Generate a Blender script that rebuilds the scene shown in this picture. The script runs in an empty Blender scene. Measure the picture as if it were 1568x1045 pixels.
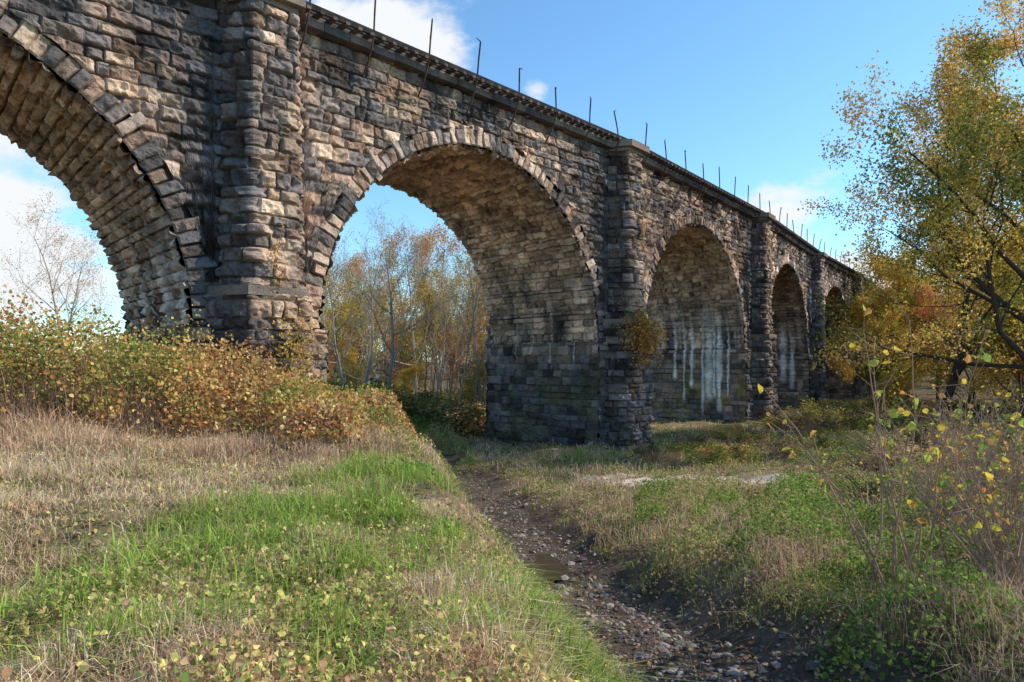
import bpy, math, random
import numpy as np
from mathutils import Vector, Quaternion
rng=np.random.default_rng(7); random.seed(7)
EYE=5.2
# ---------------------------------------------------------------- helpers
def hsh(a,b=0.0,s=0.0):
    v=np.sin(np.asarray(a)*127.1+np.asarray(b)*311.7+s*74.7+1.3)*43758.5453
    return v-np.floor(v)
def vn(x,y,s=0.0):
    x=np.asarray(x,float);y=np.asarray(y,float)
    xi=np.floor(x);yi=np.floor(y);fx=x-xi;fy=y-yi
    fx=fx*fx*(3-2*fx);fy=fy*fy*(3-2*fy)
    a=hsh(xi,yi,s);b=hsh(xi+1,yi,s);c=hsh(xi,yi+1,s);d=hsh(xi+1,yi+1,s)
    return (a*(1-fx)+b*fx)*(1-fy)+(c*(1-fx)+d*fx)*fy
def fbm(x,y,s=0.0,o=4):
    t=0;amp=.5;tot=0
    for i in range(o):
        t=t+amp*vn(x*2**i+i*17.3,y*2**i-i*9.1,s+i);tot+=amp;amp*=.5
    return t/tot
def sm(a,b,x):
    t=np.clip((np.asarray(x,float)-a)/(b-a),0,1);return t*t*(3-2*t)
def mk(name,V,faces,mat,col=None,parent=None,smooth=False,link=True):
    me=bpy.data.meshes.new(name)
    V=np.asarray(V,np.float32).reshape(-1,3)
    faces=[np.asarray(f,np.int32) for f in faces if len(f)]
    nl=sum(f.size for f in faces);npoly=sum(len(f) for f in faces)
    me.vertices.add(len(V));me.vertices.foreach_set('co',V.ravel())
    me.loops.add(nl);me.polygons.add(npoly)
    me.loops.foreach_set('vertex_index',np.concatenate([f.ravel() for f in faces]))
    st=[];o=0
    for f in faces:
        st.append(o+np.arange(len(f))*f.shape[1]);o+=f.size
    me.polygons.foreach_set('loop_start',np.concatenate(st).astype(np.int32))
    me.update(calc_edges=True)
    me.polygons.foreach_set('use_smooth',np.full(npoly,bool(smooth)))
    if col is not None:
        c=np.ones((len(V),4),np.float32);c[:,:3]=np.asarray(col).reshape(-1,3)
        at=me.color_attributes.new('Col','FLOAT_COLOR','POINT');at.data.foreach_set('color',c.ravel())
    me.materials.append(mat)
    if not link: return me
    ob=bpy.data.objects.new(name,me);bpy.context.collection.objects.link(ob)
    if parent: ob.parent=parent
    return ob
def inst(name,me,loc,rz=0,sc=1,parent=None,tilt=0):
    ob=bpy.data.objects.new(name,me);bpy.context.collection.objects.link(ob)
    ob.location=loc;ob.rotation_euler=(tilt,0,rz);ob.scale=(sc,sc,sc) if np.isscalar(sc) else sc
    if parent: ob.parent=parent
    return ob
def empty(name):
    ob=bpy.data.objects.new(name,None);bpy.context.collection.objects.link(ob);return ob
class Acc:
    def __init__(s): s.V=[];s.F={};s.C=[];s.n=0
    def add(s,V,F,C):
        V=np.asarray(V).reshape(-1,3);F=np.asarray(F)
        C=np.asarray(C,float)
        if C.ndim==1: C=np.tile(C,(len(V),1))
        s.V.append(V);s.C.append(C.reshape(-1,3));s.F.setdefault(F.shape[1],[]).append(F+s.n);s.n+=len(V)
    def add2(s,V,Fs,C):
        V=np.asarray(V).reshape(-1,3);s.V.append(V);s.C.append(np.asarray(C).reshape(-1,3))
        for F in Fs: s.F.setdefault(F.shape[1],[]).append(F+s.n)
        s.n+=len(V)
    def out(s,name,mat,**k):
        return mk(name,np.concatenate(s.V),[np.concatenate(f) for f in s.F.values()],mat,np.concatenate(s.C),**k)
def tubes(P0,P1,R0,R1,k=5):
    P0=np.asarray(P0,float);P1=np.asarray(P1,float);n=len(P0)
    R0=np.broadcast_to(R0,(n,));R1=np.broadcast_to(R1,(n,))
    d=P1-P0;d/=np.linalg.norm(d,axis=1)[:,None]+1e-9
    up=np.where(np.abs(d[:,2:3])>.9,np.array([[1.,0,0]]),np.array([[0,0,1.]]))
    a=np.cross(d,up);a/=np.linalg.norm(a,axis=1)[:,None];b=np.cross(d,a)
    t=np.arange(k)*2*math.pi/k
    ring=a[:,None,:]*np.cos(t)[None,:,None]+b[:,None,:]*np.sin(t)[None,:,None]
    V=np.stack([P0[:,None]+ring*R0[:,None,None],P1[:,None]+ring*R1[:,None,None]],1)
    base=(np.arange(n)*2*k)[:,None];i=np.arange(k);j=(i+1)%k
    F=np.stack([base+i,base+j,base+k+j,base+k+i],2).reshape(-1,4)
    return V.reshape(-1,3),F
def boxes(C,H):
    C=np.asarray(C,float);H=np.asarray(H,float);n=len(C)
    s=np.array([[x,y,z] for z in(-1,1) for y in(-1,1) for x in(-1,1)],float)
    V=C[:,None]+s[None]*H[:,None]
    f=np.array([[0,2,3,1],[4,5,7,6],[0,1,5,4],[2,6,7,3],[0,4,6,2],[1,3,7,5]])
    F=(np.arange(n)*8)[:,None,None]+f[None]
    return V.reshape(-1,3),F.reshape(-1,4)
def blades(P,L,Wd,col,lean=.5,az=None,bend=.5):
    n=len(P);az=rng.uniform(0,2*math.pi,n) if az is None else az
    ln=np.abs(rng.normal(0,lean,n))
    d=np.stack([np.cos(az),np.sin(az),np.zeros(n)],1)
    fa=rng.uniform(0,math.pi,n);s=np.stack([np.cos(fa),np.sin(fa),np.zeros(n)],1)*(Wd/2)[:,None]
    up=np.array([0,0,1.])
    m=P+up*(L*.55)[:,None]+d*(L*ln*.35)[:,None]
    t=P+up*(L*(1-.35*np.clip(ln,0,1.6)))[:,None]+d*(L*ln*(.7+bend*.5))[:,None]
    V=np.stack([P-s,P+s,m+s*.8,m-s*.8,t],1)
    b=(np.arange(n)*5)[:,None]
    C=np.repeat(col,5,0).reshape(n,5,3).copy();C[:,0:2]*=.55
    return V.reshape(-1,3),[b+np.array([[0,1,2,3]]),b+np.array([[3,2,4]])],C
def leaves(P,S,col,six=False,flat=0.0):
    n=len(P)
    a=rng.normal(size=(n,3));a[:,2]*=(1-flat);a/=np.linalg.norm(a,axis=1)[:,None]
    b=rng.normal(size=(n,3));b[:,2]*=(1-flat);b-=a*(a*b).sum(1)[:,None];b/=np.linalg.norm(b,axis=1)[:,None]
    c=np.cross(a,b);S=np.broadcast_to(S,(n,))[:,None];w=rng.uniform(.28,.48,(n,1))
    fold=c*S*rng.uniform(.08,.35,(n,1))
    if six:
        V=np.stack([P-a*S*.5,P-a*S*.25+b*S*w*.8+fold,P+a*S*.12+b*S*w+fold,P+a*S*.5,P+a*S*.12-b*S*w+fold,P-a*S*.25-b*S*w*.8+fold],1)
        k=6
    else:
        V=np.stack([P-a*S*.5,P+b*S*w+fold,P+a*S*.5,P-b*S*w+fold],1);k=4
    F=(np.arange(n)*k)[:,None]+np.arange(k)[None]
    return V.reshape(-1,3),F,np.repeat(col,k,0)
def pick(pal,n,var=.18,w=None):
    pal=np.array(pal,float);i=rng.choice(len(pal),n,p=w)
    return pal[i]*rng.uniform(1-var,1+var,(n,1))*rng.uniform(.93,1.07,(n,3))
# ---------------------------------------------------------------- materials
def newmat(name):
    m=bpy.data.materials.new(name);m.use_nodes=True;nt=m.node_tree;nt.nodes.clear();return m,nt
def nd(nt,t,**k):
    n=nt.nodes.new(t)
    for a,v in k.items(): setattr(n,a,v)
    return n
def leafmat(name,tr=.4,gain=1.4):
    m,nt=newmat(name);L=nt.links.new
    at=nd(nt,'ShaderNodeAttribute',attribute_name='Col')
    g=nd(nt,'ShaderNodeVectorMath',operation='SCALE');g.inputs['Scale'].default_value=gain;L(at.outputs['Color'],g.inputs[0])
    d=nd(nt,'ShaderNodeBsdfDiffuse')
    t=nd(nt,'ShaderNodeBsdfTranslucent');mx=nd(nt,'ShaderNodeMixShader');mx.inputs[0].default_value=tr
    L(g.outputs[0],d.inputs['Color']);L(g.outputs[0],t.inputs['Color'])
    L(d.outputs[0],mx.inputs[1]);L(t.outputs[0],mx.inputs[2])
    o=nd(nt,'ShaderNodeOutputMaterial');L(mx.outputs[0],o.inputs[0]);return m
def roughmat(name,s1=1.2,s2=14,lo=.6,hi=1.35,bump=.4,dist=.03,gain=1.0):
    m,nt=newmat(name);L=nt.links.new
    at=nd(nt,'ShaderNodeAttribute',attribute_name='Col')
    tc=nd(nt,'ShaderNodeNewGeometry')
    n1=nd(nt,'ShaderNodeTexNoise');n1.inputs['Scale'].default_value=s1;n1.inputs['Detail'].default_value=5
    n2=nd(nt,'ShaderNodeTexNoise');n2.inputs['Scale'].default_value=s2;n2.inputs['Detail'].default_value=4;n2.inputs['Roughness'].default_value=.7
    L(tc.outputs['Position'],n1.inputs['Vector']);L(tc.outputs['Position'],n2.inputs['Vector'])
    r1=nd(nt,'ShaderNodeMapRange');r1.inputs[1].default_value=.3;r1.inputs[2].default_value=.7;r1.inputs[3].default_value=lo*gain;r1.inputs[4].default_value=hi*gain
    r2=nd(nt,'ShaderNodeMapRange');r2.inputs[1].default_value=.3;r2.inputs[2].default_value=.7;r2.inputs[3].default_value=.7;r2.inputs[4].default_value=1.3
    L(n1.outputs[0],r1.inputs[0]);L(n2.outputs[0],r2.inputs[0])
    mu=nd(nt,'ShaderNodeMath',operation='MULTIPLY');L(r1.outputs[0],mu.inputs[0]);L(r2.outputs[0],mu.inputs[1])
    vm=nd(nt,'ShaderNodeVectorMath',operation='SCALE');L(at.outputs['Color'],vm.inputs[0]);L(mu.outputs[0],vm.inputs['Scale'])
    p=nd(nt,'ShaderNodeBsdfDiffuse');L(vm.outputs[0],p.inputs['Color'])
    b=nd(nt,'ShaderNodeBump');b.inputs['Strength'].default_value=bump;b.inputs['Distance'].default_value=dist
    L(n2.outputs[0],b.inputs['Height']);L(b.outputs[0],p.inputs['Normal'])
    o=nd(nt,'ShaderNodeOutputMaterial');L(p.outputs[0],o.inputs[0]);return m
M_stone=roughmat('rock_faced_stone',.8,16,.55,1.4,1.0,.06,1.5)
M_ground=roughmat('soil',1.5,22,.7,1.3,.9,.05,1.35)
M_rock=roughmat('pebbles',2,20,.7,1.3,.5,.02,1.3)
M_rust=roughmat('rusty_steel',3,20,.6,1.3,.3,.01)
M_leaf=leafmat('leaf',.42,1.6);M_grass=leafmat('grass_blade',.35,1.7)
m,nt=newmat('muddy_water');p=nd(nt,'ShaderNodeBsdfPrincipled');p.inputs['Base Color'].default_value=(.07,.05,.03,1);p.inputs['Roughness'].default_value=.06
o=nd(nt,'ShaderNodeOutputMaterial');nz=nd(nt,'ShaderNodeTexNoise');nz.inputs['Scale'].default_value=4;bp=nd(nt,'ShaderNodeBump');bp.inputs['Strength'].default_value=.05
nt.links.new(nz.outputs[0],bp.inputs['Height']);nt.links.new(bp.outputs[0],p.inputs['Normal']);nt.links.new(p.outputs[0],o.inputs[0]);M_water=m
# ---------------------------------------------------------------- terrain
cy=[-60,0,4,7,11,15,20,25,30,40,60,400];cx=[1.8,1.3,.55,-.05,-.95,-1.8,-3.2,-5.2,-6.5,-9,-14,-60]
sy=[-60,0,6.9,9.5,12,17,24.8,29,35,44,70,400];sx=[4,3.0,1.85,1.15,.65,-.25,-1.4,-2.0,-3.6,-7.5,-12,-60]
def crest(y): return np.interp(y,cy,cx)+.55*(vn(np.asarray(y)*.55,0*np.asarray(y),2)-.5)+.3*(vn(np.asarray(y)*1.6,0*np.asarray(y),5)-.5)
def stream(y): return np.interp(y,sy,sx)+.15*np.sin(y*.9)
def T(x,y):
    x=np.asarray(x,float);y=np.asarray(y,float)
    bed=np.interp(y,[-60,0,7,12,25,33,45,400],[3,2.4,1.9,1.4,.55,.3,.1,0])
    lb=np.interp(y,[-60,0,20,30,45,70,400],[3.7,3.6,3.6,3.1,2.6,1.2,1])
    rb=bed+np.interp(y,[0,7,14,25,40,400],[.65,.65,.5,.17,0,.1])
    c=crest(y);s=stream(y)
    lb=lb+.15*sm(0,8,c-x)-.3*(1-sm(-1.0,.8,c-x))+.3*(fbm(x*.35,y*.35,14)-.5)
    rx=rb+.035*np.clip(x-s,0,25)*np.interp(y,[0,20,45,80],[1.6,1,.2,.4])
    tl=sm(0,1,(s-.5-x)/np.maximum(s-.5-c+.5,.5))
    tr=sm(0.8,2.5,x-s)
    z=np.where(x<s,bed+(lb-bed)*tl,bed+(rx-bed)*tr)
    nb=np.clip(np.abs(x-s)-.3,0,1)
    z=z+(fbm(x*.45,y*.45,3)-.5)*.7*nb+(fbm(x*2,y*2,5)-.5)*.18
    far=sm(120,320,np.hypot(x,y));z=z+far*(fbm(x*.01,y*.01,9))*12
    return z
def gx(n,lo,hi,k):
    t=np.linspace(math.asinh(lo/k),math.asinh(hi/k),n);return k*np.sinh(t)
X,Y=np.meshgrid(gx(520,-500,500,4),gx(620,-80,900,5)+4)
Z=T(X,Y)
soil=np.array([.15,.10,.065]);lit=np.array([.24,.17,.11]);gr=np.array([.10,.11,.035]);mud=np.array([.072,.054,.042]);sand=np.array([.44,.36,.30])
def bedm(x,y):
    s=x-stream(y)-.2;return 1-sm(.65,1.15,np.where(s>0,s/1.6,-s)+.7*(fbm(x*1.6,y*1.6,4)-.5))
f1=sm(.4,.65,fbm(X*.7,Y*.7,11))[...,None];f2=sm(.4,.6,fbm(X*.25,Y*.25,12))[...,None]
C=soil*(1-f1)+lit*f1;C=C*(1-.5*f2)+gr*.5*f2
bm=bedm(X,Y)[...,None]
C=C*(1-bm)+mud*(.6+1.0*fbm(X*5,Y*5,8)[...,None])*bm
def gravelm(x,y):
    w=(fbm(x*.5,y*.5,21)-.5)*5
    a=1-sm(1.0,2.4,np.abs(y-(26-.33*(x-4))+w)/1.0+2.0*(fbm(x*1.5,y*1.5,22)-.5));b=sm(1.5,4,x)*(1-sm(15,20,x))
    return a*b
gm=gravelm(X,Y)[...,None]*.9;C=C*(1-gm)+sand*gm*(.7+.6*fbm(X*2,Y*2,23)[...,None])
wd=sm(60,75,Y)[...,None]*.7;C=C*(1-wd)+np.array([.09,.065,.04])*wd
def gridF(a,b):
    i=np.arange(a-1)[:,None]*b+np.arange(b-1)[None];return np.stack([i,i+1,i+b+1,i+b],-1).reshape(-1,4)
mk('ground',np.stack([X,Y,Z],-1),[gridF(*X.shape)],M_ground,C,smooth=True)
a=np.linspace(0,2*math.pi,60)[:-1];r=1+.3*np.sin(2*a)+.12*np.sin(5*a+1)
px=float(stream(12.2))+.05
pc=np.stack([px+.42*r*np.cos(a),12.2+1.1*r*np.sin(a),np.zeros(59)],1)
pc[:,2]=float(T(px,11.9))+.09
mk('puddle',pc,[np.arange(59)[None]],M_water)
# ---------------------------------------------------------------- viaduct
via=empty('stone_railway_viaduct')
PP=[np.array(p) for p in[(-26.2,9.4),(-9.1,24.8),(6.6,41.4),(21.6,60.4),(35.7,80.9),(50.0,99.8),(63.5,119.5)]]
PP=[PP[0]+(PP[0]-PP[1])*1.0+np.array([1.5,-1.5])]+PP
ZS=6.6;R=9.1;RO=9.95;W=8.7;ZT=18.0
def masonry(u,v,seed,ch=.42,bl=.95,rough=1.0,joint=.045):
    def bnd(r,base,j,s,h): return (r+j*(hsh(r,base,s)-.5))*h
    r=np.floor(v/ch)
    r=np.where(v<bnd(r,0,.5,seed,ch),r-1,r);r=np.where(v>=bnd(r+1,0,.5,seed,ch),r+1,r)
    v0=bnd(r,0,.5,seed,ch);v1=bnd(r+1,0,.5,seed,ch)
    L=bl*(.7+.6*hsh(r,7,seed));uo=u+hsh(r,3,seed)*L
    k=np.floor(uo/L)
    def ub(k): return (k+.6*(hsh(k,r,seed+5)-.5))*L
    k=np.where(uo<ub(k),k-1,k);k=np.where(uo>=ub(k+1),k+1,k)
    u0=ub(k);u1=ub(k+1)
    wob=.02*(vn(u*5,v*5,seed+9)-.5)
    e=np.minimum(np.minimum(uo-u0,u1-uo),np.minimum(v-v0,v1-v))+wob
    fu=(uo-u0)/(u1-u0)-.5;fv=(v-v0)/(v1-v0)-.5
    r1=hsh(k,r,seed+1);r2=hsh(k,r,seed+2);r3=hsh(k,r,seed+3);r4=hsh(k,r,seed+4)
    prof=np.sqrt(np.clip(e/joint,0,1))
    bul=np.sqrt(np.clip(1-(2*np.abs(fu))**3,0,1)*np.clip(1-(2*np.abs(fv))**3,0,1))
    rg=np.abs(2*fbm(u*1.8+r1*50,v*2.6+r2*50,seed+2,3)-1)
    d=prof*rough*(.07*r1**2+.05*bul+(r3-.5)*fu*.26+(r4-.5)*fv*.18+.18*(fbm(u*2.4+r1*50,v*3.2+r2*50,seed)-.5)-.16*(rg-.2)+.05*(vn(u*8,v*8,seed)-.5))-.04*(1-prof)
    return d,r1,r2,e
PAL=np.array([[.37,.25,.175],[.27,.20,.16],[.14,.12,.115],[.45,.33,.24],[.30,.19,.14],[.09,.085,.09]])
def scol(r1,r2,e,dark=1.0,warm=0.0,wet_shade=None,streak=None):
    i=(np.clip(r2,0,.999)*6).astype(int);c=PAL[i]*(.7+.6*r1[...,None])
    if warm: c=c*(1-warm)+np.array([.34,.235,.165])*warm*(.65+.7*r1[...,None])
    c=c*np.asarray(dark)[...,None] if not np.isscalar(dark) else c*dark
    j=(1-np.clip(e/.035,0,1))[...,None];c=c*(1-.7*j)
    if wet_shade is not None:
        w=wet_shade[...,None];c=c*(1-w)+(np.array([.045,.047,.053])*(.3+1.4*r1[...,None]))*w  # blends toward dark stone, for wet courses and painted shade
    if streak is not None:
        s=streak[...,None];c=c*(1-s)+np.array([.6,.57,.54])*s
    return c
def patchadd(acc,P,N,D,C,flip=False):
    V=P+N*D[...,None];F=gridF(*D.shape)
    if flip:F=F[:,::-1]
    acc.add(V,F,C.reshape(-1,3))
def drips(b,z,si):
    if si==3: L_=((-2.1,.24,1.2),(-2.55,.14,2.4),(-3.05,.38,2.2),(-3.6,.14,.8),(-4.6,.15,3.2),(-1.3,.09,2.6),(-6.2,.15,4),(-5.3,.09,2.0))
    elif si==4: L_=((-1.6,.25,2.5),(-2.6,.45,3.2),(-4.2,.3,2.0),(-5.6,.25,3.5))
    elif si==2: L_=((-1.6,.07,5.2),(-3.4,.06,5.0),(-5.0,.06,6.0),(-6.3,.05,5.4))
    else: return 0*b
    st=0*b
    for cb_,wd_,en_ in L_:
        cc=cb_+.07*(vn(z*.9,0*b+cb_,6)-.5)+.05*(vn(z*3,b,6)-.5)
        g=np.exp(-((b-cc)/(wd_*(.45+.9*vn(z*1.1,0*b+cb_*7,5))))**4)*sm(en_-.2,en_+.5,z)*(1-sm(8.0,11.5,z+2*vn(b*5,0*b,2)))
        st=np.maximum(st,g*(.75+.25*vn(b*9,z*1.7,3)))
    return st*(1.0 if si==3 else .95 if si==4 else .4)
steps=[.15,.055,.055,.08,.11,.15,.2]
up=np.array([0,0,1.])
rods=Acc();deck=Acc();cop=Acc()
for si in range(7):
    A,B=PP[si],PP[si+1];L=float(np.linalg.norm(B-A));d=(B-A)/L;n=np.array([d[1],-d[0]])
    D3=np.array([d[0],d[1],0]);N3=np.array([n[0],n[1],0]);O=np.array([A[0],A[1],0.])
    c=L/2;h=steps[si];seed=si*13.0
    def loc(a,b,z): return O+np.asarray(a)[...,None]*D3+np.asarray(b)[...,None]*N3+np.asarray(z)[...,None]*up
    acc=Acc()
    for side_,hh in((1,h),(-1,max(h,.2))):
        na=int(L/hh);nv=int((ZT-ZS)/hh)
        a=np.linspace(0,L,na);zb=np.where(np.abs(a-c)<RO-.15,ZS+np.sqrt(np.maximum((RO-.15)**2-(a-c)**2,0)),ZS)
        t=np.linspace(0,1,nv)
        Aa,Tt=np.meshgrid(a,t);ZZ=zb[None]+(ZT-zb[None])*Tt
        dd,r1,r2,e=masonry(Aa,ZZ,seed+side_,.46,.82,1.35)
        big=fbm(Aa*.22,ZZ*.3,seed);dk=.50+1.15*big
        top_streaks=sm(.36,.62,fbm(Aa*1.1,ZZ*.10,seed+3))*sm(12.5,17.5,ZZ)*.8  # dark vertical streaks, growing towards the coping
        pil_shade=(1-sm(1.8,5.8 if si!=2 else 8.5,L-Aa+2.5*(vn(Aa*.8,ZZ*.5,7)-.5)))*.88  # pilaster's cast shadow painted into the stone colour on its left
        C=scol(r1,r2,e,dk,.2,wet_shade=np.maximum(top_streaks,pil_shade))
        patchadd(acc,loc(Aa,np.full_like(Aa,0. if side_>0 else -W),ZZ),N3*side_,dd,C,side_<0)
        th=np.linspace(0,math.pi,int(math.pi*9.5/hh));rr=np.linspace(R,RO+.3,max(int(1.15/hh),5))
        TH,RR=np.meshgrid(th,rr);vi=TH*9.5/.43;k=np.floor(vi);f=vi-k
        ro=RO-.35+.6*hsh(k,1,seed+side_)
        r1=hsh(k,2,seed+side_);r2=hsh(k,4,seed+side_)
        e=np.minimum(np.minimum(f,1-f)*.43,np.minimum(RR-R+.03,np.maximum(ro-RR,0)))+.02*(vn(RR*6,TH*60,seed)-.5)
        pf=np.sqrt(np.clip(e/.05,0,1))
        dd=pf*(.05+.10*r1+.28*(fbm(RR*3+r1*40,TH*26,seed)-.5)+(r2-.5)*(f-.5)*.25)-.12*(1-pf)
        ring_shade=(1-sm(1.8,5.4,L-(c-np.cos(TH)*RR)))*.8  # same painted pilaster shadow carried across the ring stones
        C=scol(r1,r2,e,.52+.9*fbm(RR*.3+3,TH*3,seed),.2,wet_shade=ring_shade)
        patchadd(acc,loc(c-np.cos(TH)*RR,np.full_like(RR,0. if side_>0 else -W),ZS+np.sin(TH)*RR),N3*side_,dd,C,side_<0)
        for s in(0,1):
            a0,a1=(0,c-R+.22) if s==0 else (c+R-.22,L)
            Aa,ZZ=np.meshgrid(np.linspace(a0,a1,max(int((a1-a0)/hh),4)),np.linspace(-1,ZS,int(7.6/hh)))
            dd,r1,r2,e=masonry(Aa,ZZ,seed+7+s+side_,.5,1.0,1.3)
            wet_shade=.88*np.ones_like(Aa)*(1-.35*sm(3,6.5,ZZ))*(1.0 if (si>2 or s==1) else .15)
            C=scol(r1,r2,e,.85,.1,wet_shade=wet_shade)
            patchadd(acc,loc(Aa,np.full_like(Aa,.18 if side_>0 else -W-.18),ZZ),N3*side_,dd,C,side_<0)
            v=loc(np.array([a0,a1,a1,a0]),np.array([.3,.3,-.05,-.05]) if side_>0 else np.array([-W-.3,-W-.3,-W+.05,-W+.05]),np.full(4,ZS))
            acc.add(v,np.array([[0,1,2,3]]),np.array([.10,.09,.08]))
    th=np.linspace(0,math.pi,int(math.pi*R/h));bb=np.linspace(.04,-W-.04,int(W/h))
    TH,BB=np.meshgrid(th,bb)
    arc=TH*R
    dd,r1,r2,e=masonry(BB,arc,seed+9,.36,.7,1.6)
    hz=ZS+np.sin(TH)*R
    stn=fbm(BB*1.6,arc*.12,seed+2)
    streak=sm(.60,.72,stn)*(1-sm(9,12.5,hz))*.35
    if si==1: streak=np.maximum(streak,sm(.5,.62,vn(BB*3.2,arc*.15,4))*(1-sm(7,11,hz))*.75)
    streak=np.where(TH>math.pi/2,np.maximum(streak,drips(BB,hz,si)),streak)
    wet_shade=sm(.42,.65,fbm(BB*1.2+9,arc*.2,seed+6))*(1-sm(7,13.5,hz))*.8
    edge=sm(-.9,-.1,BB)*.6*sm(.3,.6,fbm(BB,arc*.5,seed+4))  # arch ring's shadow painted in patches along the soffit's front rim
    C=scol(r1,r2,e,(1.25 if si<4 else .8)*(.55+.85*fbm(BB*.5,arc*.3,seed)),.65,wet_shade=np.maximum(wet_shade,edge),streak=streak)
    Nn=np.cos(TH)[...,None]*D3-np.sin(TH)[...,None]*up
    patchadd(acc,loc(c-np.cos(TH)*R,BB,ZS+np.sin(TH)*R),Nn,dd,C)
    for s in(0,1):
        BB,ZZ=np.meshgrid(np.linspace(.22,-W-.22,int(W/h)),np.linspace(-1,ZS,int(7.6/h)))
        dd,r1,r2,e=masonry(BB,ZZ,seed+11+s,.45,.8,1.0)
        st=drips(BB,ZZ,si) if s==1 else 0*BB
        moss=sm(.45,.65,fbm(BB*.6,ZZ*.9,seed+8))[...,None]*(1-sm(3,6,ZZ))[...,None]
        wet_shade=.9*np.ones_like(BB)*(1-.5*sm(4.5,6.6,ZZ))*(.7+.5*fbm(BB*.8,ZZ*.4,seed)) if si in(1,2) else .4*np.ones_like(BB)
        C=scol(r1,r2,e,1.0,.3,wet_shade=np.clip(wet_shade,0,1));mc=np.array([.24,.19,.05]) if si==3 else np.array([.10,.10,.05]);C=C*(1-.55*moss)+mc*.55*moss
        C=C*(1-st[...,None])+np.array([.62,.60,.57])*st[...,None]
        a0=c-R+.22 if s==0 else c+R-.22
        patchadd(acc,loc(np.full_like(BB,a0),BB,ZZ),D3*(1 if s==0 else -1),dd,C,s==0)
        a1=c-R-.1 if s==0 else c+R+.1
        aa=a0+(.08 if s==0 else -.08)
        v=loc(np.array([aa,a1,a1,aa]),np.array([.3,.3,-W-.3,-W-.3]),np.full(4,ZS+.01))
        acc.add(v,np.array([[0,1,2,3]]),np.array([.12,.11,.10]))
    acc.out('arch_span_%d'%si,M_stone,parent=via)
    def obox(acc_,ca,cb,cz,ha,hb,hz_,col):
        ca=np.atleast_1d(ca).astype(float);m_=len(ca)
        V,F=boxes(np.stack([ca,np.broadcast_to(cb,m_),np.broadcast_to(cz,m_)],1),np.stack([np.broadcast_to(ha,m_),np.broadcast_to(hb,m_),np.broadcast_to(hz_,m_)],1))
        col=np.asarray(col);col=np.repeat(col,8,0) if col.ndim==2 else np.tile(col,(len(V),1))
        acc_.add(loc(V[:,0],V[:,1],V[:,2]),F,col)
    ns=int(L/1.1);ca=(np.arange(ns)+.5)*L/ns
    for sd in(1,-1):
        cb=(-.30+rng.uniform(-.03,.03,ns)) if sd>0 else (-W+.30+rng.uniform(-.03,.03,ns))
        obox(cop,ca,cb,ZT+.17+rng.uniform(-.015,.015,ns),L/ns/2-.012,.78,.17,pick([[.12,.10,.09],[.085,.075,.072]],ns))
        b0=.85 if sd>0 else -W-.85
        obox(deck,[L/2],b0,ZT+.52,L/2+.1,.05,.11,[.04,.035,.035])
        obox(deck,[L/2],(.45 if sd>0 else -W-.45),ZT+.56,L/2+.1,.04,.06,[.07,.06,.05])
        nt_=int(L/.55);ta=(np.arange(nt_)+.5)*L/nt_
        obox(deck,ta,(.2 if sd>0 else -W-.2),ZT+.44,.09,.72,.06,pick([[.10,.08,.07],[.14,.11,.095]],nt_))
        obox(deck,[L/2],(-.1 if sd>0 else -W+.1),ZT+.6,L/2,.28,.07,[.11,.095,.085])
        npst=8;pa=(np.arange(npst)+.5)*L/npst
        jit=rng.normal(0,.06,(npst,3));b1=b0
        q=[loc(pa,np.full(npst,.1 if sd>0 else -W-.1),np.full(npst,ZT-1.0)),loc(pa,np.full(npst,b0*.6 if sd>0 else -W-.55),np.full(npst,ZT-.45)),loc(pa,np.full(npst,b1),np.full(npst,ZT+.35)),
           loc(pa,np.full(npst,b1),np.full(npst,ZT+1.2))+jit,loc(pa,np.full(npst,b1),np.full(npst,ZT+1.95))+jit*2.2]
        for i in range(4):
            V,F=tubes(q[i],q[i+1],.042,.038,5);rods.add(V,F,np.array([.09,.05,.035]))
        hk=rng.uniform(-.3,.3,(npst,1))*D3;V,F=tubes(q[4],q[4]+hk+up*rng.uniform(-.08,.1,(npst,1)),.028,.02,5);rods.add(V,F,np.array([.09,.05,.035]))
    obox(deck,[L/2],-W/2,ZT+.3,L/2+.2,W/2-.5,.28,[.2,.18,.17])
    for rb in(-2.4,-3.9,-5.2,-6.7): obox(deck,[L/2],rb,ZT+.68,L/2,.05,.1,[.12,.08,.06])
cop.out('coping_stones',M_stone,parent=via);deck.out('deck_and_walkway',M_rust,parent=via);rods.out('railing_posts',M_rust,parent=via)
pil=Acc()
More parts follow.
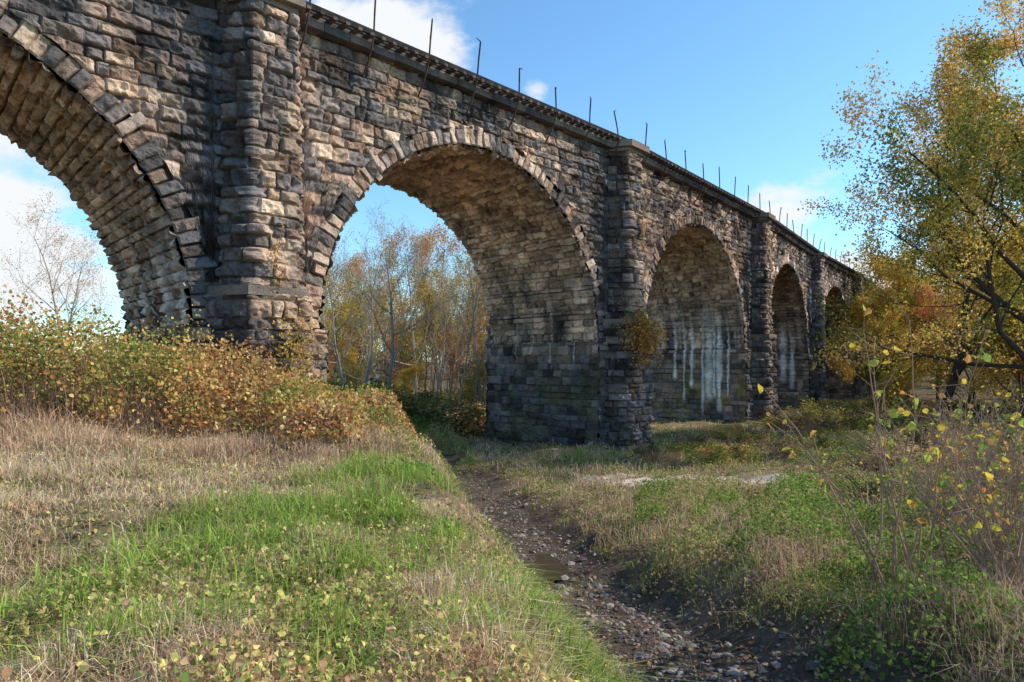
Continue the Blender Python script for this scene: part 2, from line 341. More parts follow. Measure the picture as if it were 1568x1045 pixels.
for pi in range(1,7):
    d=(PP[pi+1]-PP[pi-1]);d/=np.linalg.norm(d);n=np.array([d[1],-d[0]])
    D3=np.array([d[0],d[1],0]);O=np.array([*PP[pi],0.])
    h=[0,.1,.05,.06,.09,.12,.15][pi]
    for side_ in(1,-1):
        hh=h if side_>0 else .2
        N3=np.array([n[0],n[1],0])*side_;O2=O if side_>0 else O-np.array([n[0],n[1],0])*W
        for z0,z1,sc,pr in((7.7,ZT-.12,1.0,.95),(-1,7.7,1.38,1.35)):
            nz=int((z1-z0)/hh);s=np.linspace(0,1,int(4.2*sc/hh));zz=np.linspace(z0,z1,nz)
            pts=np.array([(-1.35*sc,-.05),(-.72*sc,pr),(.72*sc,pr),(1.35*sc,-.05)])
            seg=np.linalg.norm(np.diff(pts,axis=0),axis=1);cum=np.concatenate([[0],np.cumsum(seg)])
            SS=s*cum[-1];a=np.interp(SS,cum,pts[:,0]);b=np.interp(SS,cum,pts[:,1])
            S,ZZ=np.meshgrid(s,zz);bat=(z1-ZZ)*.018
            ta=np.gradient(a);tb=np.gradient(b);ln=np.hypot(ta,tb);NA=-tb/ln;NB=ta/ln
            k=np.ones(5)/5
            NA=np.convolve(np.pad(NA,2,'edge'),k,'valid');NB=np.convolve(np.pad(NB,2,'edge'),k,'valid')
            dd,r1,r2,e=masonry(np.broadcast_to(SS[None],S.shape),ZZ,pi*3.3+sc,.46,.8,1.6,.06)
            dd=dd+bat
            wet_shade=np.full(S.shape,.78) if (sc>1 and pi>2) else np.maximum(.5*sm(.4,.7,fbm(S*4,ZZ*.15,pi)),.8*sm(.42,.25,S)*(1 if side_>0 else 0))  # damp stone, plus shade painted on the left facet of front pilasters
            C=scol(r1,r2,e,.6+.8*fbm(S*3,ZZ*.3,pi),.2,wet_shade=wet_shade)
            Pp=O2+(a[None,:,None]*D3+b[None,:,None]*N3)+ZZ[...,None]*up
            Nn=NA[None,:,None]*D3+NB[None,:,None]*N3+0*ZZ[...,None]
            patchadd(pil,Pp,Nn,dd,C,side_<0)
        for z0,z1,sc,pr in((7.62,7.95,1.42,1.45),(ZT-.15,ZT+.05,1.12,1.12),(ZT+.05,ZT+.42,1.3,1.4)):
            pts=[(-1.35*sc,-.1),(-.78*sc,pr),(.78*sc,pr),(1.35*sc,-.1)]
            V=[]
            for z in(z0,z1):
                for (a_,b_) in pts: V.append(O2+a_*D3+b_*N3+up*(z+random.uniform(-.01,.01)))
            pil.add(np.array(V),np.array([[0,1,5,4],[1,2,6,5],[2,3,7,6],[4,5,6,7],[3,2,1,0]]),np.array([.15,.12,.10]))
pil.out('pilasters',M_stone,parent=via)
# ---------------------------------------------------------------- trees
def gentree(seed,H,r0,maxl=3,spread=1.0,lp=12,ls=.16,pal=None,trunk_clear=.3,lr=.45,bark=(.14,.11,.09),leafy=.9,upb=.12,w=None,lean=(0,0),kid=(10,6,5)):
    rs=random.Random(seed);segs=[];anch=[]
    def grow(p,dr,ln,rad,lv):
        ns=9 if lv==0 else 4
        q=p.copy();dd=dr.normalized()
        for i in range(ns):
            f0=i/ns;f1=(i+1)/ns
            wg=.08 if lv==0 else .22
            dd=(dd+Vector((rs.gauss(0,wg),rs.gauss(0,wg),rs.gauss(0,wg)+upb*(lv>0)))).normalized()
            q2=q+dd*(ln/ns);tp=.8 if lv==0 else .75
            segs.append((tuple(q),tuple(q2),rad*(1-tp*f0),rad*(1-tp*f1)))
            if lv<maxl:
                want=kid[lv]/ns
                if lv==0: want=0 if f1<trunk_clear else kid[0]/(ns*(1-trunk_clear))
                k=int(want)+(rs.random()<want-int(want))
                for _ in range(k):
                    az=rs.uniform(0,2*math.pi);an=rs.uniform(.5,1.15)*(1.0 if lv else 1-.25*f1)
                    perp=dd.orthogonal().normalized();perp.rotate(Quaternion(dd,az))
                    nd_=(dd*math.cos(an)+perp*math.sin(an))
                    l2=ln*rs.uniform(.42,.62)*(spread if lv==0 else 1)*(1.15-.6*f1 if lv==0 else 1-.3*f1)
                    grow(q2.copy(),nd_,l2 if lv else l2*.75,rad*(1-tp*f1)*rs.uniform(.4,.6)+.004,lv+1)
            if lv>=maxl-1 and lv>0: anch.append(tuple(q2))
            q=q2
    grow(Vector((0,0,-.3)),Vector((lean[0],lean[1],1)),H*.88,r0,0)
    S=np.array([s[0]+s[1] for s in segs]);R0=np.array([s[2] for s in segs]);R1=np.array([s[3] for s in segs])
    big=R0>.05;a=Acc()
    for mskk,k in((big,6),(~big,3)):
        if mskk.any():
            V,F=tubes(S[mskk,:3],S[mskk,3:],np.maximum(R0[mskk],.012),np.maximum(R1[mskk],.008),k);a.add(V,F,np.array(bark))
    if lp and pal is not None:
        an=np.array(anch);keep=rng.random(len(an))<leafy
        an=an[keep];nl=rng.poisson(lp*np.clip(.2+1.6*fbm(an[:,0]*.35+seed,an[:,2]*.35,seed),.1,2));P=np.repeat(an,nl,0)
        P=P+rng.normal(0,lr,P.shape)
        cn=fbm(an[:,0]*.3+3,an[:,2]*.3+an[:,1]*.2,seed+5)
        tone=np.repeat(rng.uniform(.7,1.25,len(an)),nl)[:,None]
        ci=np.clip((np.repeat(cn,nl)-.5)*2.6+.5+rng.normal(0,.22,len(P)),0,.999)*len(pal)
        col=np.array(pal)[ci.astype(int)]*rng.uniform(.8,1.2,(len(P),1))*tone
        V,F,C=leaves(P,rng.uniform(.6,1.2,len(P))*ls,col);a.add(V,F,C)
    return a
def tree_mesh(name,*ar,**k):
    a=gentree(*ar,**k)
    V=np.concatenate(a.V);C=np.concatenate(a.C);fs=[np.concatenate(f) for f in a.F.values()]
    return mk(name,V,fs,M_leaf,C,link=False)
Yel=[[.46,.29,.05],[.54,.38,.075],[.34,.27,.06],[.2,.19,.045]]
Org=[[.42,.22,.08],[.48,.31,.12],[.36,.18,.09],[.33,.25,.10]]
Grn=[[.12,.14,.035],[.18,.19,.05],[.27,.24,.055],[.40,.29,.055]]
Dgr=[[.055,.075,.025],[.08,.10,.03],[.13,.13,.04],[.24,.18,.06]]
Red=[[.40,.15,.08],[.45,.22,.10],[.34,.13,.08]]
tm={}
tm['bare1']=tree_mesh('bare1',11,20,.26,lp=0,bark=(.30,.27,.24))
tm['bare2']=tree_mesh('bare2',12,22,.2,lp=1,ls=.16,pal=Org,bark=(.34,.29,.24))
tm['sp1']=tree_mesh('sp1',13,22,.17,lp=2.4,ls=.24,pal=Yel[:3]+Grn[:2],bark=(.22,.19,.16),spread=.6,kid=(9,5,4))
tm['sp2']=tree_mesh('sp2',14,23,.17,lp=2.4,ls=.24,pal=Org+Red,bark=(.24,.2,.17),spread=.6,kid=(9,5,4))
tm['sp3']=tree_mesh('sp3',15,20,.17,lp=3,ls=.24,pal=Grn+Yel[:2],bark=(.17,.14,.12),spread=.7,kid=(9,5,4))
tm['fl1']=tree_mesh('fl1',16,17,.22,lp=11,ls=.26,pal=Grn[2:3]+Yel[:2]+Org[:2],bark=(.1,.08,.07),trunk_clear=.12,spread=1.1,kid=(10,6,4))
tm['fl2']=tree_mesh('fl2',17,17,.22,lp=12,ls=.26,pal=Grn+Yel[:1],bark=(.1,.08,.07),trunk_clear=.1,spread=1.1,kid=(10,6,4))
tm['fl3']=tree_mesh('fl3',18,16,.22,lp=10,ls=.26,pal=Red[:1]+Org+Yel[:1],bark=(.1,.08,.07),trunk_clear=.15,kid=(10,6,4))
def shrub_mesh(name,seed,n,pal,ls,w=None):
    a=Acc();k=26
    cc=rng.normal(0,.55,(k,3));cc[:,2]=np.abs(cc[:,2])*.75+.15
    i=rng.integers(0,k,n);v=rng.normal(size=(n,3));v/=np.linalg.norm(v,axis=1)[:,None]
    P=cc[i]+v*(rng.random((n,1))**.6)*rng.uniform(.12,.5,(k,1))[i]+rng.normal(0,.09,(n,3));P[:,2]=np.maximum(P[:,2],.02)
    tone=rng.uniform(.6,1.4,(k,1))[i]
    V,F,C=leaves(P,rng.uniform(.6,1.3,n)*ls,pick(pal,n,.2,w)*tone);a.add(V,F,C)
    p0=np.zeros((90,3));p0[:,:2]=rng.normal(0,.2,(90,2));p1=P[rng.integers(0,n,90)]*np.array([1,1,1.2])
    V,F=tubes(p0,p1,.018,.005,3);a.add(V,F,np.array([.17,.12,.09]))
    return mk(name,np.concatenate(a.V),[np.concatenate(f) for f in a.F.values()],M_leaf,np.concatenate(a.C),link=False)
sh=[shrub_mesh('shA',1,2800,Dgr,.085),shrub_mesh('shB',2,2800,Grn,.085),shrub_mesh('shC',3,2400,Yel+Org,.085),shrub_mesh('shD',4,2800,Dgr+Grn[:2],.08),shrub_mesh('shE',5,1300,[[.3,.2,.12],[.22,.14,.09],[.4,.28,.1]],.07)]
woods=empty('autumn_woods')
def side(p):
    best=1e9;sg=1
    for i in range(len(PP)-1):
        A,B=PP[i],PP[i+1];dv=B-A;L=np.linalg.norm(dv);dv=dv/L;t=np.clip(np.dot(p-A,dv),0,L);q=A+dv*t
        ds=np.linalg.norm(p-q)
        if ds<best: best=ds;n_=np.array([dv[1],-dv[0]]);sg=np.dot(p-q,n_)
    return best*(1 if sg>0 else -1)
cnt=0;tries=0
while cnt<110 and tries<6000:
    tries+=1
    y=random.uniform(56,135);x=random.uniform(-.34,.6)*y+random.uniform(-3,3)
    if side(np.array([x,y]))>-17: continue
    k=random.choice(['bare1','bare2','sp1','sp2','sp3','bare1','sp2','sp3','bare2'])
    H=5+y*random.uniform(.12,.215)
    sc=min(H/21,1.3)
    inst('tree_%d'%cnt,tm[k],(x,y,float(T(x,y))),random.uniform(0,6.28),(sc*.85,sc*.85,sc),woods);cnt+=1
for (x,y,k,s_) in[(-3,66,'fl2',.42),(-12,72,'fl3',.45),(-6,80,'fl3',.5),(4,74,'fl2',.45),(-18,75,'fl3',.5),(14,92,'fl2',.6),(24,100,'fl1',.75),(-14,90,'fl2',.6),(34,125,'fl2',.9),(-22,80,'fl3',.5),(-2,90,'fl1',.6),(-26,92,'fl1',.6),(-9,100,'fl3',.7),(-18,105,'fl2',.6),(-10,64,'fl2',.3),(-15,66,'fl2',.33),(-19,70,'fl1',.35),(20,84,'fl2',.5),(8,80,'fl3',.45),(30,108,'fl2',.7),(40,122,'fl1',.8),(-13.5,55,'bare1',.6),(-4.5,57,'bare2',.6),(-12,60,'sp3',.62)]:
    inst('tree_%d'%cnt,tm[k],(x,y,float(T(x,y))),cnt*1.3,s_,woods);cnt+=1
i=0
while i<100:
    y=random.uniform(46,100) if i<55 else random.uniform(50,70);x=random.uniform(-.45,.5)*y if i<55 else random.uniform(-.34,.0)*y
    if side(np.array([x,y]))>-12.5: continue
    s=random.uniform(1.0,2.3);inst('understory_%d'%i,sh[random.choice([0,1,1,2,3,3,4])],(x,y,float(T(x,y))-.1),random.uniform(0,6.28),(s*1.6,s*1.6,s),woods);i+=1
for i in range(70):
    an=-1.15+2.35*(i+random.random())/70;r=random.uniform(165,230);x=math.sin(an)*r;y=math.cos(an)*r
    sc=random.uniform(.35,.5) if x/y<-.4 else (random.uniform(.9,1.2) if x/y<.1 else random.uniform(1.,1.4))
    inst('far_tree_%d'%i,tm[random.choice(['fl1','fl3','fl2','fl3','sp3'])],(x,y,float(T(x,y))-.3),random.uniform(0,6.28),(sc*1.5,sc*1.5,sc),woods)
rw=empty('riverside_woods');i=0
for (x,y,k,sc) in[(47,62,'fl1',1.0),(56,72,'fl3',1.0),(40,54,'fl2',.7),(63,86,'fl2',1.15),(50,88,'fl1',.9),(70,80,'fl1',1.1),(46,74,'fl3',.8),(38,47,'fl3',.55),(58,100,'fl2',1.1),(54,97,'fl2',.95),(43,50,'fl2',.75),(50,50,'fl1',1.0),(75,95,'fl3',1.3),(44,66,'fl2',.7),(72,66,'fl2',1.2),(45,92,'fl1',.55),(57,84,'fl3',.8),(80,110,'fl2',1.4),(36,48,'fl1',.5),(53,64,'fl2',.9),(66,72,'fl1',1.2),(44.5,81,'fl1',.8),(42,73,'fl1',.62),(47,84,'fl2',1.0),(38,67,'fl2',.36),(51,80,'fl1',1.1),(41,78,'fl2',.45),(36,63,'fl1',.32),(44,77,'fl2',.8),(52,90,'fl2',1.15)]:
    inst('tree_%d'%i,tm[k],(x,y,float(T(x,y))),i*1.7,sc,rw);i+=1
j=0
while j<60:
    y=random.uniform(24,80);x=y*random.uniform(.52,.85)+random.uniform(0,2)
    if side(np.array([x,y]))<5: continue
    s=random.uniform(.7,1.6);inst('shrub_%d'%j,sh[random.choice([0,1,3,3,4,2,4])],(x,y,float(T(x,y))-.1),random.uniform(0,6.28),(s*1.5,s*1.5,s),rw);j+=1
j=0
while j<80:
    y=random.uniform(30,85);x=y*random.uniform(.12,.55)
    sd_=side(np.array([x,y]))
    if sd_<2.6 or sd_>16: continue
    s=random.uniform(.3,.8)*(1+.8*(y>50));inst('low_brush_%d'%j,sh[random.choice([1,1,2,3,4,4])],(x,y,float(T(x,y))-.05),random.uniform(0,6.28),(s*1.6,s*1.6,s),rw);j+=1
for j in range(34):
    y=random.uniform(12,30);x=y*random.uniform(.52,.85)
    s=random.uniform(.35,.8);inst('near_brush_%d'%j,sh[random.choice([1,3,4,4,2])],(x,y,float(T(x,y))-.05),random.uniform(0,6.28),(s*1.4,s*1.4,s*1.1),rw)
big1=tree_mesh('autumn_tree',31,25,.42,maxl=3,lp=26,ls=.19,pal=Grn+Yel[:2]+Org[:2],trunk_clear=.18,spread=1.3,bark=(.065,.055,.045),lean=(-.15,0),kid=(13,7,5),lr=.36)
big2=tree_mesh('autumn_tree_b',33,19,.3,maxl=3,lp=13,ls=.18,pal=Grn[2:]+Yel[:2]+Org,trunk_clear=.18,spread=1.35,bark=(.08,.07,.06),lean=(-.15,0),kid=(12,7,4),lr=.38)
inst('autumn_tree',big1,(29.5,38,float(T(29,38))),.2,.98)
inst('autumn_tree',big2,(33,53,float(T(33,53))),2.2,1.15)
inst('autumn_tree',big1,(36,47,float(T(36,47))),4.2,.82)
inst('autumn_tree',big2,(27.5,14,float(T(27,14))),3.0,.78)
inst('autumn_tree',big2,(20.5,6,float(T(21,6))),4.0,.52)
inst('bare_tree',tm['bare2'],(-32,50,float(T(-32,50))),.5,.62)
inst('bare_tree',tm['bare2'],(-36,54,float(T(-36,54))),2.5,.6)
inst('bare_tree',tm['bare1'],(-9.3,52,float(T(-9.3,52))),1.5,.80)
# ---------------------------------------------------------------- bramble thicket
def bram(x,y):
    hm=np.interp(x,[-26,-20,-13,-9.5,-8,-6.8,-5.4,-4.2,-3.1,-2.2],[1.85,2.0,1.95,1.95,1.7,1.25,.85,.65,.5,0])
    x0=12.8+.9*np.sin(x*.7)+.5*np.sin(x*1.9)-.8*sm(-5,-3,x)
    f=sm(0,2.4,y-x0)**.8*(1-sm(20.5,23.5,y))
    return hm*f*(.42+.5*fbm(x*.55,y*.55,31)+.8*vn(x*1.3,y*1.3,32)*vn(x*.6,y*.6,35)+.4*vn(x*3,y*3,33))
n=150000
x=rng.uniform(-24,-2.2,n);y=12+rng.random(n)**1.5*11.5
h=bram(x,y);k=(h>.10)&(rng.random(n)<.2+1.0*sm(.38,.58,fbm(x*1.3,y*1.3,36)));x,y,h=x[k],y[k],h[k];n=len(x)
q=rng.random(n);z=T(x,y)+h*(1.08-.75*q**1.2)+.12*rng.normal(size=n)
tone=fbm(x*.6,y*.6+z,41)
BrP=np.array([[.16,.19,.045],[.27,.28,.07],[.52,.36,.13],[.45,.24,.08],[.36,.15,.06],[.52,.40,.17],[.22,.12,.07]])
ii=np.clip(((tone-.5)*3.0+.5)*3.6+rng.uniform(0,3.4,n),0,6.99).astype(int)
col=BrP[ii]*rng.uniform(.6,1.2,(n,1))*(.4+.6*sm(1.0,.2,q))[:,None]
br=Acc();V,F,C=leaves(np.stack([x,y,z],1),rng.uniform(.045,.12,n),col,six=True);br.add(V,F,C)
n=22000;x=rng.uniform(-24,-2.2,n);y=12+rng.random(n)**2.2*9;h=bram(x,y+.5);k=h>.08;x,y,h=x[k],y[k],h[k]
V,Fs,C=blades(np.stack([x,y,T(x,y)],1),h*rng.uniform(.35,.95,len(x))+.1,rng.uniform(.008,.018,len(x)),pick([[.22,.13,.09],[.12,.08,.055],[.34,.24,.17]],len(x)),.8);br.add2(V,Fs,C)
n=450;x=rng.uniform(-22,-3.2,n);y=rng.uniform(13.5,20,n);h=bram(x,y)
V,Fs,C=blades(np.stack([x,y,T(x,y)+h*.5],1),h*.5+rng.uniform(.15,.5,n),np.full(n,.012),pick([[.2,.12,.08]],n),.9);br.add2(V,Fs,C)
br.out('bramble_thicket',M_leaf)
# ---------------------------------------------------------------- grass and ground cover
def spray(n,y0,y1,w=.95):
    y=y0*(y1/y0)**rng.random(n);x=y*rng.uniform(-w,w,n);return x,y
def kill(x,y): return (1-.985*bedm(x,y))*(1-.93*gravelm(x,y))
MOUND=[(5.0,18.5,1.6,.7),(7.4,17,1.5,.6),(5.6,13.2,1.3,.65),(3.4,14.5,.9,.45),(7.5,12,1.2,.6),(5.2,9.0,1.0,.45),(9.5,15.5,1.4,.6),(3.9,6.5,.8,.3),(-3.4,27,1.2,.8),(-2.9,22.5,.8,.5),(13,28,1.6,.8),(16,30,1.6,1.),(3.8,34,1.2,.4),(-6.5,36,2,1.3),(-4.5,40,2,1.2),(-7,44,2.5,1.5),(18,36,2,1),(8,10.5,1,.4),(10,21,1.2,.5),(2.9,11,.7,.35),(6.3,7.2,.8,.3),(3.4,4.6,.7,.25),(8.6,13.4,1,.4),(4.4,16,1,.5),(-3.9,24.5,1.0,.7),(-4.6,33,1.4,.9),(-1.9,31,.8,.5),(-3.0,14,.7,.35),(-3.4,16.5,.8,.5),(4.6,11,.9,.45),(6.5,10,.9,.45),(-2.2,12.2,.5,.25),(-1.4,9.5,.4,.2)]
def mound(x,y):
    h=0*x
    for mx,my,r,hh in MOUND: h=np.maximum(h,hh*np.sqrt(np.clip(1-((x-mx)**2+(y-my)**2)/r**2,0,1)))
    return h
ga=Acc()
x,y=spray(410000,2.0,60);left=x<stream(y)-.3
grn=fbm(x*.5,y*.5,51)*.5+fbm(x*1.9,y*1.9,52)*.5
grn=grn-.05*left+.14*np.exp(-((x+1.9)**2/2.0+(y-6.6)**2/1.8))-.06*sm(4.8,3.2,y)-.08*sm(8.5,11,y)*left+.18*(left&(x>crest(y)+.1))
dens=sm(.28,.5,fbm(x*1.1,y*1.1,53))*.85+.15
dens=np.where(left,dens,dens*.55)*kill(x,y)
k=(rng.random(len(x))<dens)
x,y,grn,left=x[k],y[k],grn[k],left[k];n=len(x)
G=np.array([[.11,.17,.035],[.19,.25,.05],[.31,.33,.10]]);Dd=np.array([[.54,.41,.26],[.44,.29,.19],[.34,.20,.14],[.62,.52,.35]])
isg=rng.random(n)<sm(.46,.58,grn)*.85+.06
col=np.where(isg[:,None],G[rng.integers(0,3,n)],Dd[rng.integers(0,4,n)])*rng.uniform(.65,1.2,(n,1))
Lh=np.where(isg,rng.uniform(.08,.26,n),rng.uniform(.05,.26,n))*(.2+1.5*fbm(x*1.4,y*1.4,55))
Lh*=1+.6*sm(20,40,y)
Wd=np.maximum(rng.uniform(.004,.009,n),y*.0009)*np.where(isg,1.2,.9)
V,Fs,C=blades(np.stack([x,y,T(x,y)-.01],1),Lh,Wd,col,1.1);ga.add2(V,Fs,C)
n=8000;cx_=rng.uniform(-6,.4,300);cy_=rng.uniform(2.6,11,300);gg=fbm(cx_*.5,cy_*.5,51)+.2*np.exp(-((cx_+1.9)**2/5+(cy_-6.4)**2/4))
o_=np.argsort(-gg)[:130];ci=o_[rng.integers(0,130,n)];x=cx_[ci]+rng.normal(0,.12,n);y=cy_[ci]+rng.normal(0,.12,n)
kk=x<crest(y)+.3;x,y=x[kk],y[kk];n=len(x)
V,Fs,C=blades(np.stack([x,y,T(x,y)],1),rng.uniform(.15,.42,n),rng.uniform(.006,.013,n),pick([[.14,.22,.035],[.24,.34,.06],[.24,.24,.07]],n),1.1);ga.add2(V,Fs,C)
ga.out('grass',M_grass)
gc=Acc()
x,y=spray(190000,2.0,45);left=x<stream(y)-.2;nz=fbm(x*.9,y*.9,61)
k=rng.random(len(x))<np.where(left,.12+.6*sm(.46,.6,nz),.35+.6*sm(.42,.55,nz))*kill(x,y)
x,y,left,nz=x[k],y[k],left[k],nz[k];n=len(x)
z=T(x,y)+rng.uniform(.02,.25,n)*(.2+1.4*fbm(x*2.2,y*2.2,62))
cl=np.where(left[:,None],pick([[.30,.31,.10],[.48,.40,.14],[.15,.20,.05],[.40,.27,.15],[.58,.48,.17],[.3,.18,.10]],n),pick([[.12,.17,.04],[.16,.22,.055],[.26,.24,.07],[.38,.27,.15]],n))
cl=cl*np.where(vn(x*3,y*3,66)>.5,1,.75)[:,None]
V,F,C=leaves(np.stack([x,y,z],1),np.maximum(rng.uniform(.016,.05,n),y*.003),cl,six=True,flat=.2);gc.add(V,F,C)
gc.out('ground_cover_plants',M_leaf)
mo=Acc();NM=100000;MM=np.array(MOUND);pw=MM[:,2]**2;mx=rng.choice(len(MOUND),NM,p=pw/pw.sum())
rr=np.sqrt(rng.random(NM))*MM[mx,2]*1.15;aa=rng.uniform(0,6.283,NM)
x=MM[mx,0]+rr*np.cos(aa);y=MM[mx,1]+rr*np.sin(aa);h=mound(x,y)*(.2+1.7*fbm(x*2.1,y*2.1,71))+.06;n=len(x)
z=T(x,y)+h*(1-.5*rng.random(n)**2)+rng.normal(0,.045,n)
c0=fbm(x*.8,y*.8,72);cl=np.where((c0<.52)[:,None],pick([[.10,.16,.03],[.15,.22,.045],[.24,.28,.07]],n),pick([[.30,.24,.11],[.38,.28,.15],[.17,.19,.06]],n))
V,F,C=leaves(np.stack([x,y,z],1),rng.uniform(.03,.07,n),cl,six=True);mo.add(V,F,C)
mo.out('low_shrubs',M_leaf)
fl=Acc();x,y=spray(70000,2.0,45);n=len(x);k=rng.random(n)<(.22+.78*(x>stream(y)-.8))*(1-.8*bedm(x,y));x,y=x[k],y[k];n=len(x)
V,F,C=leaves(np.stack([x,y,T(x,y)+rng.uniform(.01,.05,n)],1),np.maximum(rng.uniform(.035,.085,n),y*.003),pick([[.30,.18,.11],[.42,.28,.18],[.2,.12,.08],[.5,.36,.12],[.14,.09,.07]],n,w=[.3,.28,.17,.08,.17]),six=True,flat=.75);fl.add(V,F,C)
fl.out('fallen_leaves',M_leaf)
dw=Acc()
x,y=spray(60000,5,45,.8);s=x-stream(y);nz=fbm(x*.7,y*.7,81)
k=(s>1.2)&(nz>.5)&(rng.random(len(x))<kill(x,y));x,y=x[k],y[k];n=len(x)
V,Fs,C=blades(np.stack([x,y,T(x,y)],1),rng.uniform(.15,.6,n),np.maximum(.005,y*.0009)*np.ones(n),pick([[.44,.30,.21],[.48,.35,.23],[.32,.19,.14]],n),.7);dw.add2(V,Fs,C)
n=14000;x=rng.uniform(-13,-2.0,n);y=rng.normal(12.2,.9,n)+.4*np.sin(x);V,Fs,C=blades(np.stack([x,y,T(x,y)],1),rng.uniform(.1,.45,n)*(.2+1.4*vn(x*1.5,y*1.5,4)),np.full(n,.011),pick([[.36,.22,.14],[.27,.17,.11],[.5,.37,.24]],n),.9);dw.add2(V,Fs,C)
dw.out('dry_weeds',M_grass)
st=Acc();n=5200;y=3.5*(32/3.5)**rng.random(n);x=stream(y)+.35+rng.normal(0,.6,n)
ph=(1+5**.5)/2
ico=np.array([[-1,ph,0],[1,ph,0],[-1,-ph,0],[1,-ph,0],[0,-1,ph],[0,1,ph],[0,-1,-ph],[0,1,-ph],[ph,0,-1],[ph,0,1],[-ph,0,-1],[-ph,0,1]],float);ico/=np.linalg.norm(ico[0])
icf=np.array([[0,11,5],[0,5,1],[0,1,7],[0,7,10],[0,10,11],[1,5,9],[5,11,4],[11,10,2],[10,7,6],[7,1,8],[3,9,4],[3,4,2],[3,2,6],[3,6,8],[3,8,9],[4,9,5],[2,4,11],[6,2,10],[8,6,7],[9,8,1]])
ng=1500;x=np.concatenate([x,rng.uniform(2,16,ng)]);y=np.concatenate([y,rng.uniform(19,29,ng)])
kk=np.ones(len(x),bool);kk[n:]=gravelm(x[n:],y[n:])>.4;x,y=x[kk],y[kk];n=len(x)
s=rng.lognormal(-3.9,.6,n).clip(.008,.11)
V=ico[None]*(s[:,None,None]*rng.uniform(.6,1.2,(n,12,1)))*np.stack([rng.uniform(.8,1.4,n),rng.uniform(.8,1.4,n),rng.uniform(.4,.8,n)],1)[:,None,:]
V=V+np.stack([x,y,T(x,y)+s*.15],1)[:,None]
st.add(V,((np.arange(n)*12)[:,None,None]+icf[None]).reshape(-1,3),np.repeat(pick([[.13,.10,.085],[.2,.165,.14],[.09,.07,.06],[.26,.22,.19]],n),12,0))
st.out('stream_stones',M_rock)
def sapling(name,x0,y0,H,ns,seed,lf,pal,fan=.45,tk=1.0):
    rs=np.random.default_rng(seed);S0=[];S1=[];A=[];Ls=[]
    z0=float(T(x0,y0))
    for i in range(ns):
        az=rs.uniform(0,6.28);d=np.array([math.cos(az)*fan*rs.random(),math.sin(az)*fan*rs.random(),1.]);p=np.array([x0+rs.normal(0,.15),y0+rs.normal(0,.15),z0]);h=H*rs.uniform(.5,1);m_=9
        for j in range(m_):
            d=d+np.array([rs.normal(0,.09),rs.normal(0,.09),0]);d/=np.linalg.norm(d);q=p+d*h/m_;S0.append(p);S1.append(q);A.append((.011*(1-j/m_)+.003)*tk)
            if j>2:
                for b in range(2):
                    e=d*.6+rs.normal(0,.6,3);e/=np.linalg.norm(e);r=q+e*rs.uniform(.15,.45);S0.append(q);S1.append(r);A.append(.0035*tk)
                    for t in range(rs.poisson(lf)): Ls.append(q+(r-q)*rs.uniform(.4,1.1)+rs.normal(0,.03,3))
            p=q
    a=Acc();A=np.array(A);V,F=tubes(S0,S1,A,A*.8,4);a.add(V,F,np.array([.30,.21,.16]))
    if Ls:
        P=np.array(Ls);V,F,C=leaves(P,rs.uniform(.06,.13,len(P)),pick(pal,len(P)),six=True);a.add(V,F,C)
    a.out(name,M_leaf)
SP=[[.48,.35,.05],[.34,.35,.06],[.46,.24,.07],[.17,.22,.05]]
sapling('sapling',4.35,7.5,3.2,12,1,1.0,SP,.45,1.2)
sapling('sapling',6.0,8.6,2.5,16,2,.6,SP,.8,1.2)
sapling('sapling',5.0,6.9,2.0,20,3,.25,SP,1.0,1.2)
sapling('sapling',9.5,14,2.8,16,4,.5,SP,.7,1.4)
sapling('sapling',7.2,11,2.3,18,5,.3,SP,.8,1.3)
sapling('sapling',12,17,2.9,16,6,.6,SP,.7,1.5)
sapling('sapling',9.3,12,2.8,18,8,.5,SP,.7,1.4)
sapling('sapling',5.6,8.0,2.2,20,9,.3,SP,.9,1.2)
sapling('sapling',12.5,19,2.9,18,10,.6,SP,.7,1.6)
sapling('sapling',-3.4,14.0,1.1,14,7,.6,SP,.9)
def ivy(p,r,n,pal,s):
    P=rng.normal(0,1,(n,3))*np.array(r)+np.array(p)
    a=Acc();V,F,C=leaves(P,rng.uniform(.6,1.2,n)*s,pick(pal,n,.25),six=True);a.add(V,F,C)
    q=P[rng.integers(0,n,40)];V,F=tubes(q,q+rng.normal(0,.3,(40,3)),.012,.008,3);a.add(V,F,np.array([.15,.09,.06]));a.out('climbing_vine',M_leaf)
P2=PP[3];n2=np.array([.755,-.655])
ivy((P2[0]+n2[0]*1.5-.3,P2[1]+n2[1]*1.5-.3,7.0),(.62,.62,.75),3400,[[.38,.16,.05],[.44,.24,.05],[.24,.18,.05],[.18,.08,.04]],.15)
ivy((P2[0]+n2[0]*1.0+.5,P2[1]+n2[1]*1.0+.5,12.8),(.3,.4,.7),150,Org,.13)
P1=PP[2]
ivy((P1[0]+.9,P1[1]-.9,8.3),(.15,.15,.7),130,Yel,.10)
ivy((P1[0]+1.6,P1[1]-1.2,5.4),(.45,.45,.9),1100,Yel+Org,.10)
P3=PP[4];ivy((P3[0]+.8,P3[1]-.9,16.0),(.3,.3,.7),140,Org,.15)
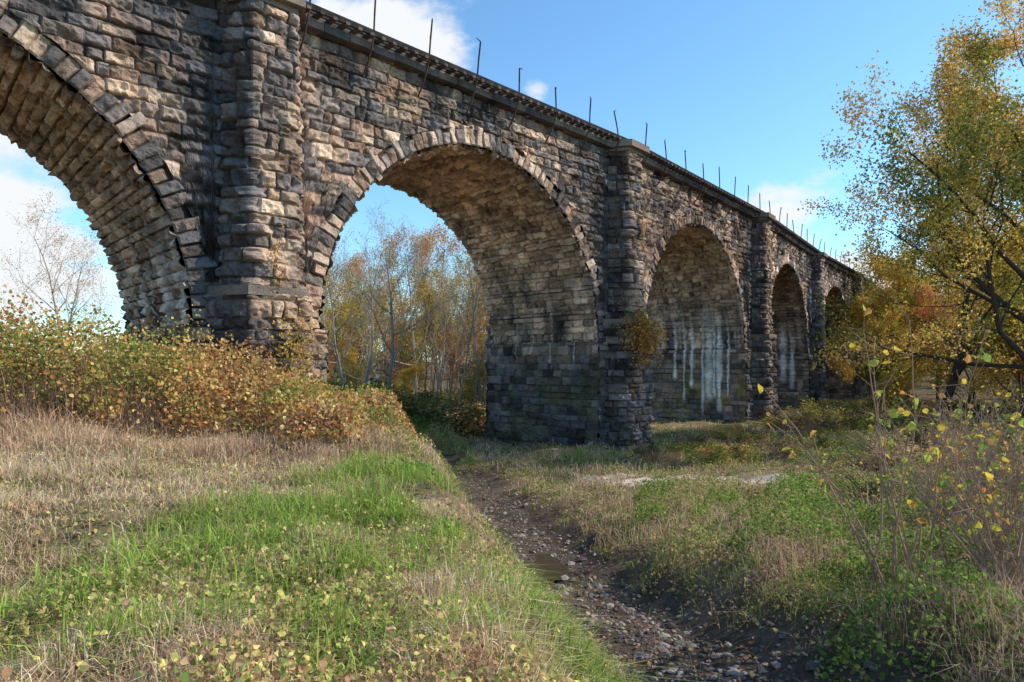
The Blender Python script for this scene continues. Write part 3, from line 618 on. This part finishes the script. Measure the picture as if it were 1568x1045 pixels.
# ---------------------------------------------------------------- light, sky, camera
el=math.radians(36);hx,hy=.998,.06
sv=Vector((hx*math.cos(el),hy*math.cos(el),math.sin(el))).normalized()
sl=bpy.data.lights.new('sun','SUN');sl.energy=5.0;sl.angle=math.radians(.53);sl.color=(1,.91,.76)
so=bpy.data.objects.new('sun',sl);bpy.context.collection.objects.link(so);so.rotation_euler=sv.to_track_quat('Z','Y').to_euler();so.location=(60,20,60)
w=bpy.data.worlds.new('World');bpy.context.scene.world=w;w.use_nodes=True;nt=w.node_tree;nt.nodes.clear();L=nt.links.new
sk=nd(nt,'ShaderNodeTexSky',sky_type='NISHITA');sk.sun_disc=False;sk.sun_elevation=el;sk.sun_rotation=math.atan2(hx,hy);sk.air_density=1.0;sk.dust_density=.3;sk.ozone_density=1.0
tint=nd(nt,'ShaderNodeVectorMath',operation='MULTIPLY');tint.inputs[1].default_value=(1.05,1.5,1.7);L(sk.outputs[0],tint.inputs[0])
tc=nd(nt,'ShaderNodeTexCoord');nz=nd(nt,'ShaderNodeTexNoise');nz.inputs['Scale'].default_value=5.5;nz.inputs['Detail'].default_value=7;nz.inputs['Roughness'].default_value=.58
mp=nd(nt,'ShaderNodeMapping');mp.inputs['Scale'].default_value=(1,1,1.9);L(tc.outputs['Generated'],mp.inputs[0]);L(mp.outputs[0],nz.inputs[0])
tot=None
for (dx,dz,rad,st_) in[(-.17,.51,.17,1.0),(-.24,.56,.13,.8),(.035,.40,.05,.7),(-.74,.24,.24,1.0),(-.80,.14,.2,.9),(.42,.22,.13,.75),(.62,.32,.11,.6),(.5,.12,.25,.6)]:
    v=Vector((dx,1,dz)).normalized();dn=nd(nt,'ShaderNodeVectorMath',operation='DISTANCE');L(tc.outputs['Generated'],dn.inputs[0]);dn.inputs[1].default_value=v
    mr=nd(nt,'ShaderNodeMapRange');mr.interpolation_type='SMOOTHSTEP';mr.inputs[1].default_value=rad;mr.inputs[2].default_value=0;mr.inputs[3].default_value=0;mr.inputs[4].default_value=st_;L(dn.outputs['Value'],mr.inputs[0])
    if tot is None: tot=mr.outputs[0]
    else:
        mx=nd(nt,'ShaderNodeMath',operation='MAXIMUM');L(tot,mx.inputs[0]);L(mr.outputs[0],mx.inputs[1]);tot=mx.outputs[0]
ml=nd(nt,'ShaderNodeMath',operation='MULTIPLY_ADD');L(tot,ml.inputs[0]);ml.inputs[1].default_value=.45;L(nz.outputs[0],ml.inputs[2])
mr=nd(nt,'ShaderNodeMapRange');mr.interpolation_type='SMOOTHSTEP';mr.inputs[1].default_value=.68;mr.inputs[2].default_value=.86;L(ml.outputs[0],mr.inputs[0])
mix=nd(nt,'ShaderNodeMix',data_type='RGBA');L(mr.outputs[0],mix.inputs[0]);L(tint.outputs[0],mix.inputs[6]);mix.inputs[7].default_value=(6.2,6.4,6.6,1)
bg=nd(nt,'ShaderNodeBackground');bg.inputs[1].default_value=.15;L(mix.outputs[2],bg.inputs[0]);o=nd(nt,'ShaderNodeOutputWorld');L(bg.outputs[0],o.inputs[0])
cam=bpy.data.cameras.new('camera');co=bpy.data.objects.new('camera',cam);bpy.context.collection.objects.link(co)
co.location=(0,0,EYE);co.rotation_euler=(math.radians(90),0,0);cam.lens=24;cam.sensor_width=36;cam.shift_y=38/1568;cam.clip_end=3000
sc=bpy.context.scene;sc.camera=co;sc.view_settings.view_transform='Standard';sc.view_settings.look='None';sc.view_settings.exposure=0
